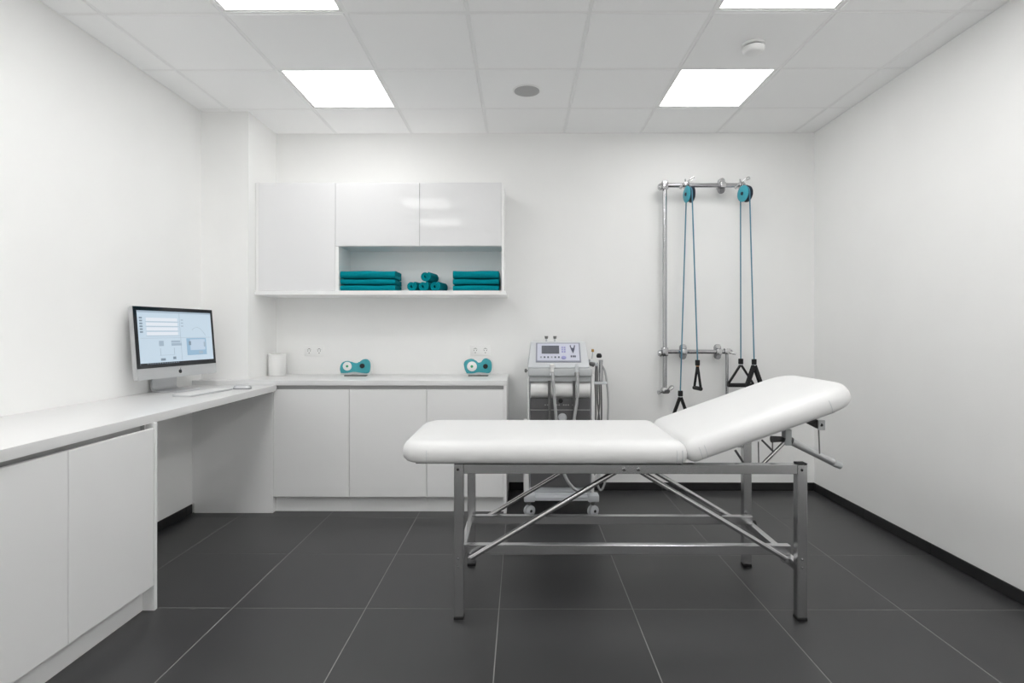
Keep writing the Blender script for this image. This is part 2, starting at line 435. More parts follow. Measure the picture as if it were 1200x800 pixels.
for xa,xb,nm in ((399.5,463.5,'beside the tall cabinet door'),(531,584.5,'at the outer end of the niche')):
    z=SZ
    for h,lv in ((.050,'bottom'),(.044,'middle'),(.062,'top, thickest')):
        folded_towel(px(xa,Yt),px(xb,Yt),4.155,4.385,z,h-.006,f'teal folded towel, {lv} of the stack {nm}','folded teal towels in the niche')
        z+=h
def rolled_towel(x,z,r,ang,label):
    n=70; turns=2.3; path=[]
    tk=r/(turns+.35)
    for i in range(n+1):
        a=2*PI*turns*i/n; rr=tk*.45+(r-tk*.95)*i/n
        path.append((rr*math.cos(a-PI*.3),rr*math.sin(a-PI*.3)))
    t_=tk*.6
    bm=B()
    M=Matrix.Translation((x,4.16,z+r))@Matrix.Rotation(ang,4,'Z')
    band_solid(bm,path,t_,lambda a,b,w_:M@Vector((a,w_,b)),[0,.07,.14,.2])
    lo=min(v.co.z for v in bm.verts); bmesh.ops.translate(bm,vec=(0,0,z-lo),verts=bm.verts)
    return tag(obj('rolled_towel',bm,TOWEL,None,60),label,'towel','rolled teal towels in the niche')
R_=.0445
xs=[px(482,4.16),px(495.7,4.16),px(509.4,4.16)]
an=-.16
rolled_towel(xs[0],SZ,R_,an,'teal rolled towel in the bottom row, next to the taller folded stack side')['label']='teal rolled towel at the bottom row end toward the tall cabinet'
rolled_towel(xs[1],SZ,R_,an,'teal rolled towel in the middle of the bottom row of rolls')
rolled_towel(xs[2],SZ,R_,an,'teal rolled towel at the bottom row end toward the outer folded stack')
rolled_towel(px(498.5,4.16)-.002,SZ+.0715,R_,an,'teal rolled towel lying on top of the other three rolls')

# ---------------------------------------------------------------- sockets on the back wall
def socket(xpx,ypx,label):
    x=px(xpx,YB); z=EYE-(ypx-387.5)*YB/F_PX
    t=thing('wall_socket',label,'socket',(x,YB,z),0,'double wall sockets')
    obj('cover_plate',bx((-.078,-.006,-.041),(.078,0,.041),.003,2),SOCK,t,40,True)
    for s in (-1,1):
        c=s*.0395
        ins=B(); lathe(ins,(c,-.0062,0),(0,-1,0),[(.0215,0),(.0215,.0015),(.0195,.0015)],28)
        o=obj('insert',ins,SOCK,t,40,True)
        for p,q in (((-.0095,0),.003),((.0095,0),.003)):
            obj('pin_hole',cyl(B(),(c+p[0],-.0075,p[1]),(c+p[0],-.0085,p[1]),.0035,n=12),GREYM,o,40,True)
        for z_ in (-1,1): obj('earth_clip',bx((c-.004,-.0075,z_*.0165-.003),(c+.004,-.009,z_*.0165+.003)),GREYM,o,0,True)
        arc=[(c+.0165*math.cos(a),-.0078,.0165*math.sin(a)) for a in [PI*.15+PI*.7*i/10 for i in range(11)]]
        obj('recess_edge',tube(B(),arc,.0012,6),GREYM,o,40,True)
socket(368,411,'white double wall socket near the white canister')
socket(563,410.5,'white double wall socket above the teal device by the worktop end')

# canister
t=thing('canister','plain white canister on the worktop against the pillar','canister',(-1.865,4.33,WT))
obj('body',lathe(B(),(0,0,0),(0,0,1),[(.062,0),(.064,.003),(.064,.150),(.063,.152)],40),WPLAST,t,40,True)
obj('lid',lathe(B(),(0,0,.1525),(0,0,1),[(.0645,0),(.0645,.012),(.061,.015),(.001,.0155)],40),WPLAST,t,40,True)

# ---------------------------------------------------------------- teal devices on the worktop
def teal_device(x,y,prof_top,hgt,wd,label,rot,discs):
    t=thing('therapy_device',label,'device',(x,y,WT),rot,'teal devices on the worktop')
    obj('foot',bx((-wd*.36,-.012,0),(wd*.36,.05,.010),.002,1),GREYM,t,40,True)
    pts=[(px_*wd,0,.022+pz*hgt) for px_,pz in prof_top]
    sp=[tuple(p) for p in spline(pts+[pts[0]],5)][:-1]
    cz=.022+hgt*.5
    hs=[(a*1.045,.004,cz+(b-cz)*1.05-.002) for a,_,b in sp]
    obj('housing',prism(B(),[(a,.004,max(b-.014*(b<cz),.0105)) for a,_,b in hs],(0,.06,0),.008,3),WPLAST,t,50,True)
    f=obj('front_plate',prism(B(),[(a,.003,b) for a,_,b in sp],(0,-.012,0),.004,2),TEAL,t,50,True)
    (wx,wz,wr),(bx_,bz,br)=discs
    w_=obj('white_dial',lathe(B(),(wx*wd,-.0095,.022+wz*hgt),(0,-1,0),[(wr,0),(wr,.004),(wr-.004,.007),(.001,.007)],32),WPLAST,t,40,True)
    obj('dial_centre',lathe(B(),(wx*wd,-.0166,.022+wz*hgt),(0,-1,0),[(wr*.28,0),(wr*.28,.002),(.001,.003)],16),GREEN,w_,40,True)
    k=obj('black_knob',lathe(B(),(bx_*wd,-.0095,.022+bz*hgt),(0,-1,0),[(br,0),(br,.010),(br*.8,.014),(.001,.014)],24),BLACK,t,40,True)
teal_device(px(417,4.30),4.28,[(-.47,.02),(-.5,.35),(-.44,.72),(-.28,.86),(-.13,.80),(.0,.72),(.12,.76),(.24,.95),(.38,.98),(.48,.80),(.5,.4),(.44,.02),(.22,.03),(-.03,.10),(-.25,.03)],.108,.225,
  'low teal two-lobed device with white dial and black knob, near canister',.06,[(-.255,.50,.033),(.24,.52,.018)])
teal_device(px(560.5,4.30),4.28,[(-.42,.0),(-.5,.35),(-.5,.78),(-.28,.98),(-.1,.88),(.02,.70),(.1,.72),(.2,.96),(.32,1.0),(.48,.80),(.5,.3),(.42,.03),(.2,.05),(.02,.08),(-.2,.0)],.112,.205,
  'teal two-lobed device with deep top notch, near the worktop end',-.05,[(-.22,.47,.037),(.28,.48,.018)])
# ---------------------------------------------------------------- computer
rot=math.radians(81.0)
t=thing('computer','silver all-in-one computer with black bezel on the desk','computer',(-2.135,3.52,DT),rot)
tl=math.radians(5)
def tilt(bm): return xf(bm,Matrix.Translation((0,-.018,.091))@Matrix.Rotation(-tl,4,'X'))
Wd=.325; Ht=.427
def mrect(hw,z0,z1,y,r): return [(a,y,b) for a,b in rrect(-hw,z0,hw,z1,[r]*4,4)]
bm=B(); loft(bm,[mrect(Wd,0,Ht,0,.006),mrect(Wd,0,Ht,.022,.006),mrect(Wd-.004,.003,Ht-.004,.032,.008),mrect(Wd-.06,.05,Ht-.05,.048,.03),mrect(Wd-.16,.12,Ht-.12,.058,.04)])
case=obj('case',tilt(bm),ALU,t,35,True)
glass=obj('bezel',tilt(bx((-Wd+.001,-.003,.066),(Wd-.001,-.0002,Ht-.001),.001,1)),BEZEL,t,35,True)
SX,S0,S1=Wd-.024,.084,Ht-.024
scr=obj('screen',tilt(bx((-SX,-.0042,S0),(SX,-.0031,S1))),SCR,t,0,True)
def ui(name,u0,v0,u1,v1,m,lay=1):
    x=lambda u:-SX+2*SX*u
    z=lambda v:S1-(S1-S0)*v
    obj(name,tilt(bx((x(u0),-.0043-.0004*lay,z(v0)),(x(u1),-.0042-.0004*(lay-1),z(v1)))),m,scr,0,True)
ui('menu_bar',0,0,1,.035,SCRL,1)
ui('task_bar',0,.965,1,1,BEZEL,1)
for i in range(14): ui('task_icon',.08+i*.03,.972,.094+i*.03,.99,SCRD,2)
for i in range(4): ui('list_row',.10,.13+i*.088,.50,.19+i*.088,SCRW,1)
for i in range(4): ui('row_line',.09,.20+i*.088,.52,.208+i*.088,SCRL,1)
for i in range(6): ui('side_icon',.02,.12+i*.052,.055,.148+i*.052,SCRD,1)
for i in range(3): ui('tool_mark',.55,.15+i*.06,.58,.17+i*.06,SCRL,1)
ui('divider',.02,.505,.98,.511,SCRL,1); ui('divider',.53,.03,.534,.95,SCRL,1)
ui('chart_box',.61,.52,.90,.86,SCRB,1); ui('chart_inner',.66,.545,.88,.76,SCRB2,2)
ui('chart_mark',.64,.58,.67,.66,SCRD,3); ui('chart_mark',.86,.60,.89,.70,SCRL,3); ui('chart_mark',.78,.78,.84,.84,SCRL,3)
for u,v,a,b,m in ((.24,.56,.30,.66,SCRL),(.40,.56,.52,.60,SCRL),(.40,.61,.54,.66,SCRL),(.25,.89,.31,.935,SCRD),(.41,.87,.45,.92,SCRD),(.25,.70,.256,.84,SCRL),(.43,.70,.436,.82,SCRL),(.24,.83,.44,.836,SCRL)): ui('note',u,v,a,b,m,1)
cv=[(.70,.36),(.73,.32),(.78,.30),(.83,.33),(.87,.40),(.90,.47)]
for (u0,v0),(u1,v1) in zip(cv,cv[1:]):
    x=lambda u:-SX+2*SX*u
    z=lambda v:S1-(S1-S0)*v
    obj('curve',tilt(cyl(B(),(x(u0),-.0044,z(v0)),(x(u1),-.0044,z(v1)),.0012,n=6)),SCRL,scr,0,True)
lg=B()
lp=[]
for i in range(40):
    a=2*PI*i/40; r=.0125*(1+.06*math.cos(2*a)); xx=r*math.cos(a); zz=r*math.sin(a)*1.02
    dd=math.hypot(xx-.0165,zz-.002)
    if dd<.0065: k=.0065/dd; xx=.0165+(xx-.0165)*k; zz=.002+(zz-.002)*k
    lp.append((xx,-.0001,.034+zz-.001))
prism(lg,lp,(0,-.0012,0))
leaf=[(0.001,-.0001,.0475),(.004,-.0001,.0485),(.0065,-.0001,.0525),(.0062,-.0001,.0545),(.003,-.0001,.0532),(.0012,-.0001,.0505)]
prism(lg,leaf,(0,-.0012,0))
obj('logo',tilt(lg),BEZEL,t,0,True)
# L-shaped stand: neck and foot in one bent sheet
path=[(-.075,.0055),(.0,.0055),(.06,.0055),(.088,.009),(.099,.022),(.100,.04),(.095,.09),(.086,.15),(.076,.20),(.068,.23)]
bm=B(); band_solid(bm,[(p.x,p.y) for p in spline([(a,b,0) for a,b in path],4)],.010,lambda a,b,w_:(w_,a,b),[-.098,.098])
lo=min(v.co.z for v in bm.verts); bmesh.ops.translate(bm,vec=(0,0,.0003-lo),verts=bm.verts)
obj('stand',bm,ALU,t,35,True)
# keyboard
t=thing('keyboard','thin white computer keyboard on the desk before the computer','keyboard',(-1.905,3.40,DT),math.radians(85))
bm=B(); loft(bm,[[(a,b,z) for a,b in rrect(-.20+i,-.060+i,.20-i,.060-i,[.008]*4,4)] for i,z in ((0.001,0.0005),(0,.002),(0,.008),(.001,.009))])
xf(bm,Matrix.Identity(4)); obj('base',bm,ALU,t,35,True)
kx=.0258
for r in range(5):
    y1=.052-r*.0212
    xs_=[-.192+i*kx for i in range(15)]
    if r==4: spans=[(0,1),(1,2),(2,3),(3,4.2),(4.2,9.6),(9.6,10.8),(10.8,12),(12,13),(13,14.9)]
    else: spans=[(i,i+1) for i in range(13)]+[(13,14.9)]
    for a,b in spans: obj('key',bx((-.192+a*kx,y1-.0185,.0091),(-.192+b*kx-.003,y1,.0112)),WPLAST,t,0,True)
# mouse
t=thing('computer_mouse','slim white computer mouse with dark underside beside the keyboard','mouse',(-1.800,3.655,DT),math.radians(8))
bm=B(); loft(bm,[[(a,b,z) for a,b in rrect(-.056,-.029,.056,.029,[.028]*4,8)] for z in (.0005,.004)])
obj('base',bm,DARKP,t,40,True)
rings=[]
for i,z in ((0,.0042),(0,.012),(.004,.019),(.010,.024),(.020,.027)): rings.append([(a,b,z-.02*(a*a/.056**2)*.25*(z>.008)) for a,b in rrect(-.057+i,-.030+i*.6,.057-i,.030-i*.6,[max(.029-i*.6,.004)]*4,8)])
obj('shell',loft(B(),rings),ALU,t,60,True)

# ---------------------------------------------------------------- treatment table
RZ0,RZ1=.637,.678            # top rail
YN,YFr=2.465,3.03            # front faces of near and far legs
LW=.042
t=thing('treatment_table','white padded treatment table with raised backrest on steel frame','treatment table',(.47,2.77,0))
LGS=[(-.2925,YN,1),(1.199,YN,1),(-.287,YFr,0),(1.187,YFr,0)]
for x,y,nr in LGS:
    l=obj('leg',bx((x,y,.014),(x+LW,y+LW,RZ1),.002,1),STEEL,t,0)
    obj('foot_cap',bx((x-.001,y-.001,.0003),(x+LW+.001,y+LW+.001,.0138),.002,1),BLACK,l,0)
    obj('top_cap',bx((x-.0005,y-.0005,RZ1+.0002),(x+LW+.0005,y+LW+.0005,RZ1+.006),.002,1),BLACK,l,0) if x>1 else None
    if nr:
        for z in (.232,.268): obj('screw',lathe(B(),(x+LW/2-.002,y-.0002,z),(0,-1,0),[(.0045,0),(.0045,.002),(.001,.003)],12),CHROME,l,40)
        obj('plug',lathe(B(),(x+LW*.42,y-.0002,.655),(0,-1,0),[(.0055,0),(.0055,.0015),(.001,.002)],12),BLACK,l,40)
for y in (YN+.001,YFr+.001):
    x0=-.2925+LW+.0003; x1=1.199-.0003 if y<2.6 else 1.187-.0003
    r=obj('top_rail',bx((x0,y,RZ0),(x1,y+.04,RZ1),.002,1),STEEL,t,0)
    if y<2.6:
        for xp in (px(731,YN),px(748,YN)):
            b=obj('bolt',lathe(B(),(xp,y-.0002,.658),(0,-1,0),[(.0085,0),(.0085,.003),(.006,.005),(.001,.005)],16),CHROME,r,40)
            obj('bolt_socket',cyl(B(),(xp,y-.0053,.658),(xp,y-.0058,.658),.0042,n=6),DARKP,r,0)
for x in (-.2715-.018,1.2):
    if x<0: obj('end_rail',bx((x,YN+LW+.0003,RZ0),(x+.036,YFr-.0003,RZ1),.002,1),STEEL,t,0)
    obj('cross_bar',bx((x,YN+LW+.0003,.205),(x+.03,YFr-.0003,.243),.002,1),STEEL,t,0)
for y,x0,x1 in ((2.575,-.262,1.222),(3.018-.040,-.262,1.214)):
    l=obj('lower_rail',bx((x0,y,.2435),(x1,y+.034,.286),.002,1),STEEL,t,0)
# struts
for ys,(xa,xb) in ((2.545,(-.225,.435)),(3.027,(-.225,.435))):
    obj('strut',cyl(B(),(xa,ys,.240),(xb,ys,.634),.0115,n=14),STEEL,t,40)
for ys,(xa,xb) in ((2.545,(1.185,.525)),(3.027,(1.165,.500))):
    obj('strut',cyl(B(),(xa,ys,.240),(xb,ys,.634),.0115,n=14),STEEL,t,40)
for x,y in ((-.225,2.545),(1.185,2.545)):
    obj('strut_bracket',bx((x-.014,y-.003,.222),(x+.014,y+.028,.2432),.002,1),STEEL,t,0)
obj('adjusting_knob',lathe(B(),(1.2375,3.05,.224),(1,0,0),[(.016,0),(.018,.004),(.018,.018),(.012,.022)],16),BLACK,t,40)
for x in (px(752,2.75),px(672,2.75)): obj('centre_bar',bx((x,YN+.0415,.640),(x+.03,YFr-.0003,.674),.002,1),STEEL,t,0)
# cushions
def cushion(x0,x1,y0,y1,rs,h,xf_=None):
    lay=[(.030,0),(.014,.004),(.004,.014),(0,.030),(0,.048),(.004,.062),(.013,.077),(.028,.088),(.050,.0945),(.085,.0975),(.14,.099)]
    rings=[]
    for i,z in lay: rings.append([(a,b,z*h/.099) for a,b in rrect(x0+i,y0+i,x1-i,y1-i,[max(r-i,.012) for r in rs],10)])
    bm=loft(B(),rings)
    return bm
CY0,CY1=2.425,3.095
M0=Matrix.Translation((0,0,RZ1+.0065))
s=obj('seat_cushion',xf(cushion(-.528,.722,CY0,CY1,[.12,.05,.05,.12],.100),M0),VINYL,t,60)
ang=math.radians(19.7)
MB=Matrix.Translation((.727,0,RZ1+.0065))@Matrix.Rotation(-ang,4,'Y')
bk=obj('backrest_cushion',xf(cushion(0,.796,CY0,CY1,[.05,.15,.15,.05],.100),MB),VINYL,t,60)
def seam(x,M,parent):
    pr=[(.030,0.0005),(.014,.004),(.004,.014),(0,.030),(0,.048),(.004,.062)]
    obj('seam',tube(B(),[M@Vector((x,CY0+i-.0003,z)) for i,z in pr],.0013,6),LGREY,parent,40)
seam(-.405,M0,s); seam(.645,MB,bk)
for k in range(4): seam(.690-.012*k,M0,s) if k%2==0 else seam(.045+.012*k,MB,bk)
obj('seat_board',bx((-.46,CY0+.05,RZ1+.0003),(.70,CY1-.05,RZ1+.0064)),DARKP,t,0)
bm=box(B(),(.03,CY0+.06,-.012),(.68,CY1-.06,-.0004)); obj('backrest_board',xf(bm,MB),LGREY,t,0)
# backrest lifting mechanism, seen under the raised back
def mp(x,y,Y): return (px(x,Y),Y,EYE-(y-387.54)*Y/F_PX)
Ym=2.60
obj('lever_tube',cyl(B(),mp(927,517,Ym),mp(975,541,Ym),.0165,n=20),ALU,t,40)
obj('lever_grip',cyl(B(),mp(975.5,541.3,Ym),mp(984,545,Ym),.0175,.0165,n=20),GPLAST,t,40)
obj('lever_clamp',cyl(B(),mp(917,512.5,Ym),mp(926.5,516.8,Ym),.019,n=18),DARKP,t,40)
obj('hinge_block',xf(bx((-.015,-.02,-.045),(.015,.02,.028),.003,1),Matrix.Translation(mp(921,509,Ym))),GPLAST,t,0)
obj('prop_rod',cyl(B(),mp(921,515,Ym),mp(890,546,Ym-.02),.008,n=12),STEEL,t,40)
obj('prop_rod',cyl(B(),mp(919,517,Ym+.2),mp(888,549,Ym+.2),.008,n=12),STEEL,t,40)
obj('guide_rod',cyl(B(),mp(861,527,Ym),mp(873,545,Ym),.0055,n=10),DARKP,t,40)
obj('guide_rod',cyl(B(),mp(892,515,Ym),mp(905,528,Ym),.0045,n=10),DARKP,t,40)
obj('guide_rod',cyl(B(),mp(904.5,516,Ym),mp(904.5,528,Ym),.003,n=8),GREYM,t,40)
obj('ratchet_plate',cyl(B(),mp(903,514,Ym+.02),mp(918,514,Ym+.02),.016,.012,n=14),DARKP,t,40)
obj('head_bracket',xf(bx((-.0145,-.004,-.022),(.0145,.004,.022),.002,1),Matrix.Translation(mp(961.7,497.5,2.50))),GPLAST,t,0)
obj('bracket_hole',cyl(B(),mp(961.5,497.5,2.4955),mp(961.5,497.5,2.4945),.007,n=14),BLACK,t,0)
obj('corner_gusset',prism(B(),[mp(946,496,2.50),mp(957.5,491.5,2.50),mp(957.5,502,2.50)],(0,.02,0)),BLACK,t,0)
obj('release_wire',cyl(B(),mp(958.2,502,2.51),mp(959.3,531,2.51),.0032,n=8),GREYM,t,40)
obj('release_wire',cyl(B(),mp(888,517,2.9),mp(888.5,545,2.9),.0032,n=8),GREYM,t,40)

# ---------------------------------------------------------------- therapy machine trolley
t=thing('therapy_machine','grey therapy machine on a wheeled trolley with hoses and probes','medical device',(.275,4.05,0))
Y0=3.83
def m3(x,y,Y): return (px(x,Y),Y,EYE-(y-387.54)*Y/F_PX)
bx0,bx1=px(614,Y0),px(702,Y0)
# base frame and casters
bm=B(); box(bm,(bx0+.075,Y0-.005,.114),(bx1-.075,Y0+.06,.135)); box(bm,(bx0+.02,Y0+.05,.116),(bx1-.02,Y0+.46,.150),.006,2)
obj('base',bm,LGREY,t,30)
for xa in (bx0,bx1-.075):
    for ya in (Y0-.012,Y0+.40):
        c=obj('caster_block',bx((xa,ya,.104),(xa+.075,ya+.085,.152),.008,2),LGREY,t,40)
        xc=xa+.0375; yc=ya+.04
        obj('caster_stem',cyl(B(),(xc,yc,.076),(xc,yc,.1038),.012,n=14),GREYM,c,40)
        wv=Vector((.55,-.83,0)).normalized()
        for s_ in (-1,1):
            a=Vector((xc,yc,.038))+wv*(.004*s_); b=a+wv*(.016*s_)
            wl=obj('wheel',lathe(B(),a,wv*s_,[(.035,0),(.037,.003),(.037,.013),(.031,.017)],24),LGREY,c,40)
            obj('hub',lathe(B(),a+wv*(.0172*s_),wv*s_,[(.010,0),(.010,.002),(.001,.003)],14),BLACK,wl,40)
ux0,ux1=px(621.5,3.88),px(691.5,3.88)
obj('cabinet',bx((ux0-.006,3.89,.151),(ux1+.006,4.30,.930),.006,2),LGREY,t,30)
for a,b in ((ux0-.045,ux0-.008),(ux1+.008,ux1+.028)):
    obj('side_frame',bx((a,3.88,.151),(b,4.28,.96 if b>.3 else .60),.006,2),WPLAST,t,30)
obj('side_frame',bx((ux0-.018,3.875,.601),(ux0-.007,4.25,.99),.003,1),WPLAST,t,30)
obj('front_panel',bx((ux0,3.875,.19),(ux1,3.8895,.715),.002,1),DARKP,t,30)
up=obj('upper_front_panel',bx((ux0,3.873,.722),(ux1,3.8895,.800),.002,1),DARKP,t,30)
obj('panel_strip',bx((ux0,3.871,.7155),(ux1,3.8895,.7215)),LPRINT,t,0)
em_=B(); lathe(em_,m3(657,469.5,3.8725),(0,-1,0),[(.016,0),(.016,.002),(.010,.004)],12)
obj('emblem',em_,BLACK,up,40)
for i in range(13):
    if i%4==3: continue
    p=m3(639+i*2.7,474.3,3.8725); obj('letter_mark',bx((p[0]-.005,3.8708,p[2]-.004),(p[0]+.005,3.8728,p[2]+.004)),LPRINT,up,0)
# bulging white drum
rings=[]
pr=[(3.8895,.801),(3.862,.812),(3.848,.835),(3.845,.860),(3.850,.890),(3.866,.905),(3.8895,.912)]
band=[(ux0+.002)+(ux1-ux0-.004)*i for i in (0,1)]
bm=B(); prism(bm,[(band[0],a,b) for a,b in pr],(band[1]-band[0],0,0)); obj('drum_front',bm,WPLAST,t,50)
obj('lower_band',bx((px(620.5,3.84),3.842,.913),(px(692.5,3.84),4.28,.950),.004,2),GPLAST,t,30)
obj('upper_band',bx((px(619,3.82),3.822,.951),(px(694,3.82),4.30,1.005),.008,3),GPLAST,t,30)
# slanted console
yb,yt=3.835,4.03; zb,zt=1.0055,1.180
A=[(px(619,yb),yb,zb),(px(691,yb),yb,zb),(px(691,yb),4.26,zb),(px(619,yb),4.26,zb)]
Am=[(px(619,yb),yb,zb+.012),(px(691,yb),yb,zb+.012),(px(691,yb),4.26,zb+.012),(px(619,yb),4.26,zb+.012)]
Bt=[(px(622.5,yt),yt,zt),(px(686,yt),yt,zt),(px(686,yt),4.24,zt),(px(622.5,yt),4.24,zt)]
bm=loft(B(),[A,Am,Bt]); bmesh.ops.bevel(bm,geom=list(bm.edges),offset=.006,segments=2,profile=.5,affect='EDGES')
cons=obj('console',bm,LGREY,t,30)
p0=Vector((.5*(px(619,yb)+px(691,yb)),yb,zb+.012)); p1=Vector((.5*(px(622.5,yt)+px(686,yt)),yt,zt))
vv=(p1-p0); SL=vv.length; vv.normalize(); nn=Vector((1,0,0)).cross(vv)   # outward normal
if nn.y>0: nn=-nn
MC=Matrix.Translation(p0)@Matrix(((1,vv.x,nn.x,0),(0,vv.y,nn.y,0),(0,vv.z,nn.z,0),(0,0,0,1)))
def cp(name,u0,v0,u1,v1,m,par,z0=.0003,z1=.002,bev=0):
    return obj(name,xf(box(B(),(u0,v0*SL,z0),(u1,v1*SL,z1),bev,1),MC),m,par,30)
fr_=cp('panel_frame',-.158,.15,.152,.94,PFRAME,t,.0003,.006,.002)
fc=cp('control_panel',-.148,.20,.142,.89,PANEL,t,.0062,.008)
cp('display',-.118,.47,.004,.80,LCD,t,.0082,.010,.001)
for i in range(6): cp('button',-.128+i*.0245,.30,-.116+i*.0245,.36,INK if i%3 else PFRAME,fc,.0082,.0095)
for i in range(3):
    for j in range(2): cp('button',.020+j*.016,.52+i*.09,.032+j*.016,.58+i*.09,PRINT2,fc,.0082,.0095)
obj('dial',xf(lathe(B(),(.034,.31*SL,.0082),(0,0,1),[(.017,0),(.017,.003),(.013,.006),(.001,.006)],20),MC),PRINT2,fc,40)
sym=[(.078,.80),(.084,.83),(.090,.71),(.104,.70),(.110,.84),(.116,.80),(.110,.62),(.100,.48),(.088,.62)]
obj('symbol',prism(B(),[MC@Vector((a,b*SL,.0082)) for a,b in sym],nn*.0012),INK,fc,0)
for a in (.082,.096,.108): cp('symbol_foot',a,.33,a+.009,.40,INK,fc,.0082,.0094)
# hose couplings and hoses
for xp,ws,m_ in ((647,.013,WPLAST),(676,.008,LGREY)):
    c=m3(xp,432,3.815)
    k=obj('coupling',lathe(B(),(c[0],c[1],c[2]+.035),(0,-.1,-1),[(.008,0),(ws+.004,.006),(ws+.004,.022),(.012,.03),(.012,.055)],18),m_,t,40)
    obj('collar',lathe(B(),(c[0],c[1]-.006,c[2]-.022),(0,-.05,-1),[(.014,0),(.017,.004),(.017,.022),(.012,.026)],18),GREYM if ws<.01 else LGREY,k,40)
obj('hose',tube(B(),[m3(647.5,436,3.80),m3(648.5,450,3.79),m3(650,470,3.80),m3(652,492,3.80),m3(654,520,3.80),m3(659,548,3.80),m3(667,566,3.80),m3(680,576,3.80),m3(694,570,3.81),m3(703,552,3.84),m3(706,530,3.88)],.0105,10,5),HOSE,t,60)
obj('hose',tube(B(),[m3(676.5,436,3.80),m3(677,455,3.79),m3(676,472,3.80),m3(673,490,3.80),m3(670,515,3.82),m3(664,530,3.85),m3(655,536,3.868)],.0105,10,5),HOSE,t,60)
for xp in (643.5,672.5): obj('back_hose',tube(B(),[m3(xp,446,3.835),m3(xp+.3,470,3.845),m3(xp+1,495,3.85),m3(xp+2,530,3.855)],.009,10,4),CABLE,t,60)
obj('hose_fitting',lathe(B(),m3(659,489,3.872),(0,-1,0),[(.03,0),(.03,.012),(.022,.02),(.001,.02)],20),LGREY,t,40)
obj('side_knob',lathe(B(),(px(619,3.9)-.001,3.9,.985),(-1,0,0),[(.006,0),(.006,.008),(.013,.009),(.013,.02),(.008,.024)],16),GREYM,t,40)
for xp in (640.3,650.3):
    c=m3(xp,401,4.12)
    k=obj('top_stem',cyl(B(),(c[0],4.12,zt+.0005),(c[0],4.12,zt+.020),.006,n=12),LGREY,t,40)
    obj('top_knob',cyl(B(),(c[0],4.12,zt+.0205),(c[0],4.12,zt+.040),.010,.013,n=14),GREYM,k,40)
# probe holder
Yp=3.98
c0=m3(693.5,448,Yp); c1=m3(711,448,Yp)
zt2=c0[2]
obj('probe_shelf',prism(B(),[(a,b,zt2-.008) for a,b in rrect(ux1+.030,Yp-.06,c1[0],Yp+.05,[.012,.05,.05,.012],6)],(0,0,.016),.004,2),LGREY,t,40)
def zz(y,Y=Yp): return EYE-(y-387.54)*Y/F_PX
pb=obj('probe',lathe(B(),(px(699,Yp),Yp,zt2+.0085),(0,0,1),[(.013,0),(.013,.06),(.010,.10),(.010,.13)],16),CABLE,t,40)
obj('probe_head',cyl(B(),(px(690,Yp-.03),Yp-.03,zz(423)),(px(700,Yp),Yp,zz(427.5)),.016,.012,n=16),LGREY,pb,40)
obj('probe_ring',cyl(B(),(px(690,Yp-.03),Yp-.03,zz(424.5)),(px(696,Yp-.02),Yp-.02,zz(427)),.0165,.0165,n=16),DARKP,pb,40)
obj('probe_tip',cyl(B(),(px(693.5,Yp-.03),Yp-.03,zz(420)),(px(694.5,Yp-.03),Yp-.03,zz(412)),.005,.004,n=10),LGREY,pb,40)
obj('tip_cap',cyl(B(),(px(694.5,Yp-.03),Yp-.03,zz(412)),(px(694.6,Yp-.03),Yp-.03,zz(408.8)),.009,.009,n=12),GOLD,pb,40)
pb=obj('probe',lathe(B(),(px(704,Yp),Yp,zt2+.0085),(0,0,1),[(.014,0),(.015,.07),(.013,.12),(.015,.15)],16),CHROME,t,40)
obj('probe_head',lathe(B(),(px(702,Yp),Yp,zz(419)),(0,0,1),[(.014,0),(.019,.006),(.019,.018),(.012,.03),(.001,.031)],18),BLACK,pb,40)
for i,(xa,xb) in enumerate(((697,697.5),(699.5,703),(702,700),(704.5,705))):
    obj('probe_cable',tube(B(),[(px(xa,Yp),Yp-.02+.012*i,zt2-.0085),(px(xa+.6,Yp),Yp-.025+.012*i,.75),(px(xb,Yp),Yp-.02+.012*i,.58),(px(xb-2,Yp),Yp-.01+.012*i,.35),(px(xb-6,Yp),Yp+.12,.22)],.0055,8,5),CABLE,t,60)
obj('probe_cable',tube(B(),[(px(705,Yp),Yp,zz(428)),(px(708.5,Yp),Yp,zz(434)),(px(711.3,Yp),Yp,zz(450)),(px(712.8,Yp),Yp,zz(470)),(px(712.3,Yp),Yp,zz(492)),(px(711.5,Yp),Yp,zz(530)),(px(710,Yp),Yp,zz(560)),(px(704.5,Yp),Yp,zz(574)),(px(700,Yp),Yp,zz(566)),(px(701,Yp),Yp,zz(550)),(px(698,Yp),Yp+.08,zz(535))],.0075,10,5),HOSE,t,60)

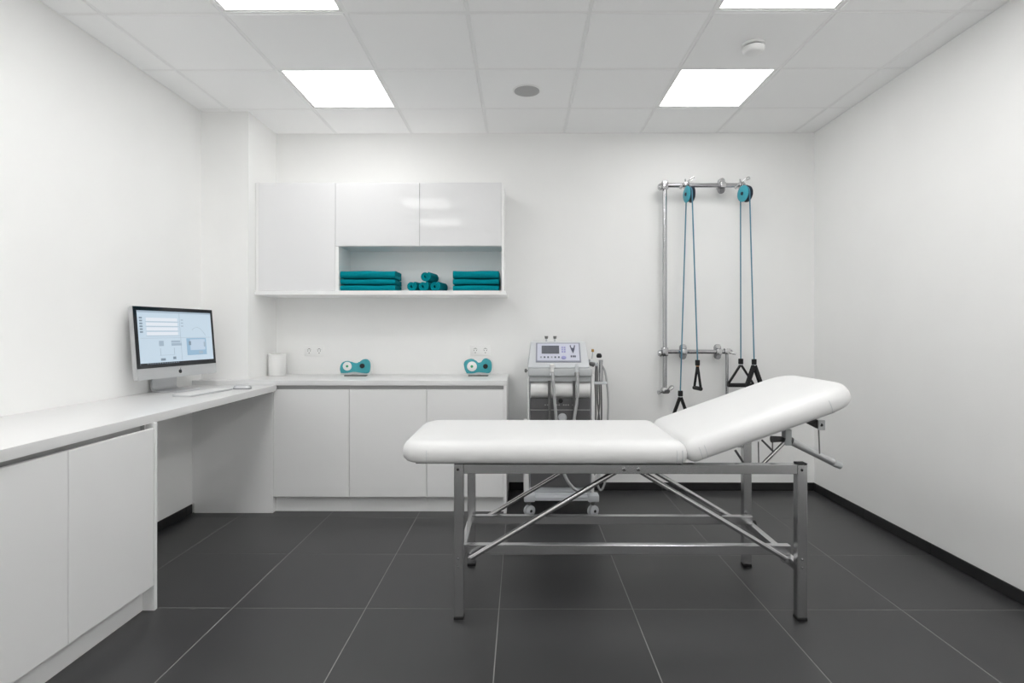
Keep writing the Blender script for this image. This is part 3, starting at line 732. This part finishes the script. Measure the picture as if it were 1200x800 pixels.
# ---------------------------------------------------------------- wall pulley rig
YW=4.38
def wp(x,y,Y=YW): return (px(x,Y),Y,EYE-(y-387.54)*Y/F_PX)
ZT=wp(0,217.5)[2]; ZL=wp(0,412)[2]
t=thing('wall_pulley_rig','chrome tube frame on the wall carrying two rope pulleys','pulley rig',(wp(778.7,0)[0],YB,.8))
XP=wp(778.7,0)[0]
obj('upright_pole',cyl(B(),(XP,YW,.822),(XP,YW,ZT+.035),.0165,n=20),CHROME,t,40)
obj('top_bar',cyl(B(),(XP+.0168,YW,ZT),(wp(872,0)[0],YW,ZT),.0175,n=20),CHROME,t,40)
obj('lower_bar',cyl(B(),(XP+.0168,YW,ZL),(wp(857,0)[0],YW,ZL),.0165,n=20),CHROME,t,40)
def crossclamp(x,z):
    bm=B(); box(bm,(x-.024,YW-.022,z-.034),(x+.024,YW+.022,z+.034),.008,2)
    c=obj('cross_clamp',bm,CHROME,t,40)
    k=lathe(B(),(x-.0242,YW-.005,z-.012),(-1,0,0),[(.010,0),(.026,.006),(.028,.014),(.018,.028),(.001,.031)],18)
    obj('clamp_knob',k,STEEL,c,40)
    obj('wall_stud',cyl(B(),(x,YW+.0222,z),(x,YB-.0005,z),.011,n=12),STEEL,c,40)
crossclamp(XP,ZT); crossclamp(XP,ZL)
def flange(x,z):
    c=obj('wall_bracket',prism(B(),[(a+x,YW+.032,b+z) for a,b in rrect(-.027,-.058,.027,.058,[.026]*4,8)],(0,-.0135,0),.003,2),DSTEEL,t,40)
    for s_ in (-1,1):
        obj('bracket_lobe',lathe(B(),(x,YW+.018,z+s_*.038),(0,-1,0),[(.019,0),(.020,.003),(.020,.016),(.015,.022)],20),STEEL if s_>0 else DSTEEL,c,40)
    obj('bar_saddle',bx((x-.02,YW-.026,z-.021),(x+.02,YW-.0185,z+.021),.003,2),STEEL,c,40)
    obj('wall_stud',cyl(B(),(x,YW+.0322,z),(x,YB-.0005,z),.014,n=14),STEEL,c,40)
flange(wp(846,0)[0],ZT); flange(wp(801,0)[0],ZL); flange(wp(841.5,0)[0],ZL)
xs2=wp(851,0)[0]
obj('drop_pole',cyl(B(),(xs2,YW-.006,.70),(xs2,YW-.006,ZL-.019),.012,n=16),CHROME,t,40)
obj('drop_clamp',bx((xs2-.022,YW-.03,ZL-.018),(xs2+.022,YW+.022,ZL+.026),.006,2),STEEL,t,40)
obj('bar_lever',cyl(B(),(wp(853,0)[0],YW-.03,ZL-.004),(wp(859,0)[0],YW-.05,ZL-.016),.008,n=12),STEEL,t,40)
# foot clamp of the upright
bm=B(); box(bm,(XP-.022,YW-.022,.775),(XP+.022,YW+.022,.822),.006,2)
c=obj('foot_clamp',bm,STEEL,t,40)
obj('wing_screw',cyl(B(),(XP-.024,YW-.01,.79),(XP-.055,YW-.02,.784),.011,.017,n=14),STEEL,c,40)
obj('wing_screw',cyl(B(),(XP+.012,YW-.0225,.80),(XP+.012,YW-.045,.796),.009,.017,n=14),DARKP,c,40)
obj('wing_handle',tube(B(),[(XP+.022,YW-.01,.81),(XP+.045,YW-.02,.836),(XP+.062,YW-.02,.830),(XP+.05,YW-.02,.812),(XP+.03,YW-.01,.800)],.0055,8,4),STEEL,c,40)
obj('foot_stud',cyl(B(),(XP,YW+.0222,.795),(XP,YB-.0005,.795),.010,n=12),STEEL,c,40)
YPL=4.30
def pulley(xp,yp,na,label):
    cx,_,cz=wp(xp,yp,YPL); c=Vector((cx,YPL,cz))
    t=thing('pulley',label,'pulley',(cx,YPL,cz-.062),0,'rope pulleys on the top bar')
    n=Vector((math.cos(na),math.sin(na),0))
    obj('wheel',lathe(B(),c-n*.016,n,[(.058,0),(.058,.006),(.046,.011),(.046,.021),(.058,.026),(.058,.032)],32),NAVY,t,40)
    d=obj('side_disc',lathe(B(),c+n*.0165,n,[(.062,0),(.062,.005),(.056,.009),(.001,.010)],32),TEALD,t,40)
    obj('axle_cap',lathe(B(),c+n*.027,n,[(.014,0),(.012,.005),(.001,.006)],16),NAVY,d,40)
    obj('side_disc',lathe(B(),c-n*.0165,-n,[(.062,0),(.062,.005),(.001,.007)],32),NAVY,t,40)
    for s_ in (-1,1):
        a=c+n*(.0215*s_)+Vector((0,0,.063)); obj('fork',cyl(B(),a,a*0+Vector((c.x+n.x*.010*s_,YW-.030,ZT-.004)),.006,n=10),CHROME,t,40)
    # clamp over the bar
    cl=obj('bar_clamp',bx((cx-.020,YW-.024,ZT-.0205),(cx+.020,YW+.024,ZT+.024),.006,2),CHROME,t,40)
    obj('clamp_screw',cyl(B(),(cx-.008,YW-.01,ZT+.0245),(cx-.012,YW-.015,ZT+.045),.006,n=10),STEEL,cl,40)
    obj('wing_handle',tube(B(),[(cx+.010,YW-.012,ZT+.0245),(cx+.026,YW-.018,ZT+.045),(cx+.050,YW-.022,ZT+.058),(cx+.056,YW-.022,ZT+.046),(cx+.034,YW-.018,ZT+.034)],.005,8,4),STEEL,cl,40)
    obj('clamp_lever',cyl(B(),(cx-.0205,YW-.014,ZT+.008),(cx-.052,YW-.026,ZT-.026),.008,.013,n=12),STEEL,cl,40)
    return c,n
P1=pulley(807.3,228,math.radians(188),'teal pulley wheel at the upright pole end of the top bar')
P2=pulley(872.5,227.3,math.radians(197),'teal pulley wheel at the free end of the top bar')
def ropeset(P,ends,label):
    c,n=P; tn=Vector((0,0,1)).cross(n); 
    if tn.y>0: tn=-tn
    near,far=c+tn*.052,c-tn*.052
    t=thing('pulley_rope',label,'rope',(c.x,YPL,ends[0][0][2]-.12),0,'ropes with black handles')
    pts=[Vector(ends[0][0]),far+Vector((0,0,-.03)),far]
    pts+=[c-tn*.052*math.cos(a)+Vector((0,0,.052*math.sin(a))) for a in [PI*i/8 for i in range(1,8)]]
    pts+=[near,near+Vector((0,0,-.03)),Vector(ends[1][0])]
    obj('rope',tube(B(),pts,.0052,8),ROPE,t,60)
    for (e,kind,rz) in ends:
        e=Vector(e)
        M=Matrix.Translation(e)@Matrix.Rotation(rz,4,'Z')
        obj('clasp',xf(bx((-.016,-.012,-.042),(.016,.012,.0),.003,1),M),BLACK,t,30)
        obj('stitch_band',xf(bx((-.013,-.008,-.050),(.013,.008,-.0422)),M),TAN if kind=='loop' else LGREY,t,0)
        hw,ht,th={'tri':(.092,.19,.006),'thick':(.075,.20,.013),'vee':(.056,.19,.009),'loop':(.046,.20,.008)}[kind]
        for s_ in (-1,1):
            a=Vector((.004*s_,0,-.05)); b=Vector((hw*s_,0,-ht))
            d=(b-a).normalized(); nrm=Vector((d.z,0,-d.x))*th; sd=.006 if kind=='loop' else .012
            obj('strap',xf(prism(B(),[q+Vector((0,-sd,0)) for q in (a+nrm,a-nrm,b-nrm,b+nrm)],(0,2*sd,0)),M),STRAP,t,0)
        obj('hand_grip',xf(cyl(B(),(-hw-.004,0,-ht-.012),(hw+.004,0,-ht-.012),.0155,n=18),M),BLACK,t,40)
ropeset(P1,[(wp(797,457.5,4.335),'vee',.1),(wp(817,421.5,4.255),'loop',math.radians(101))],'rope through the pulley at the upright pole, with two black handles')
ropeset(P2,[(wp(867.5,420,4.335),'tri',-.05),(wp(883,420.5,4.255),'thick',.45)],'rope through the pulley at the bar free end, with two black handles')
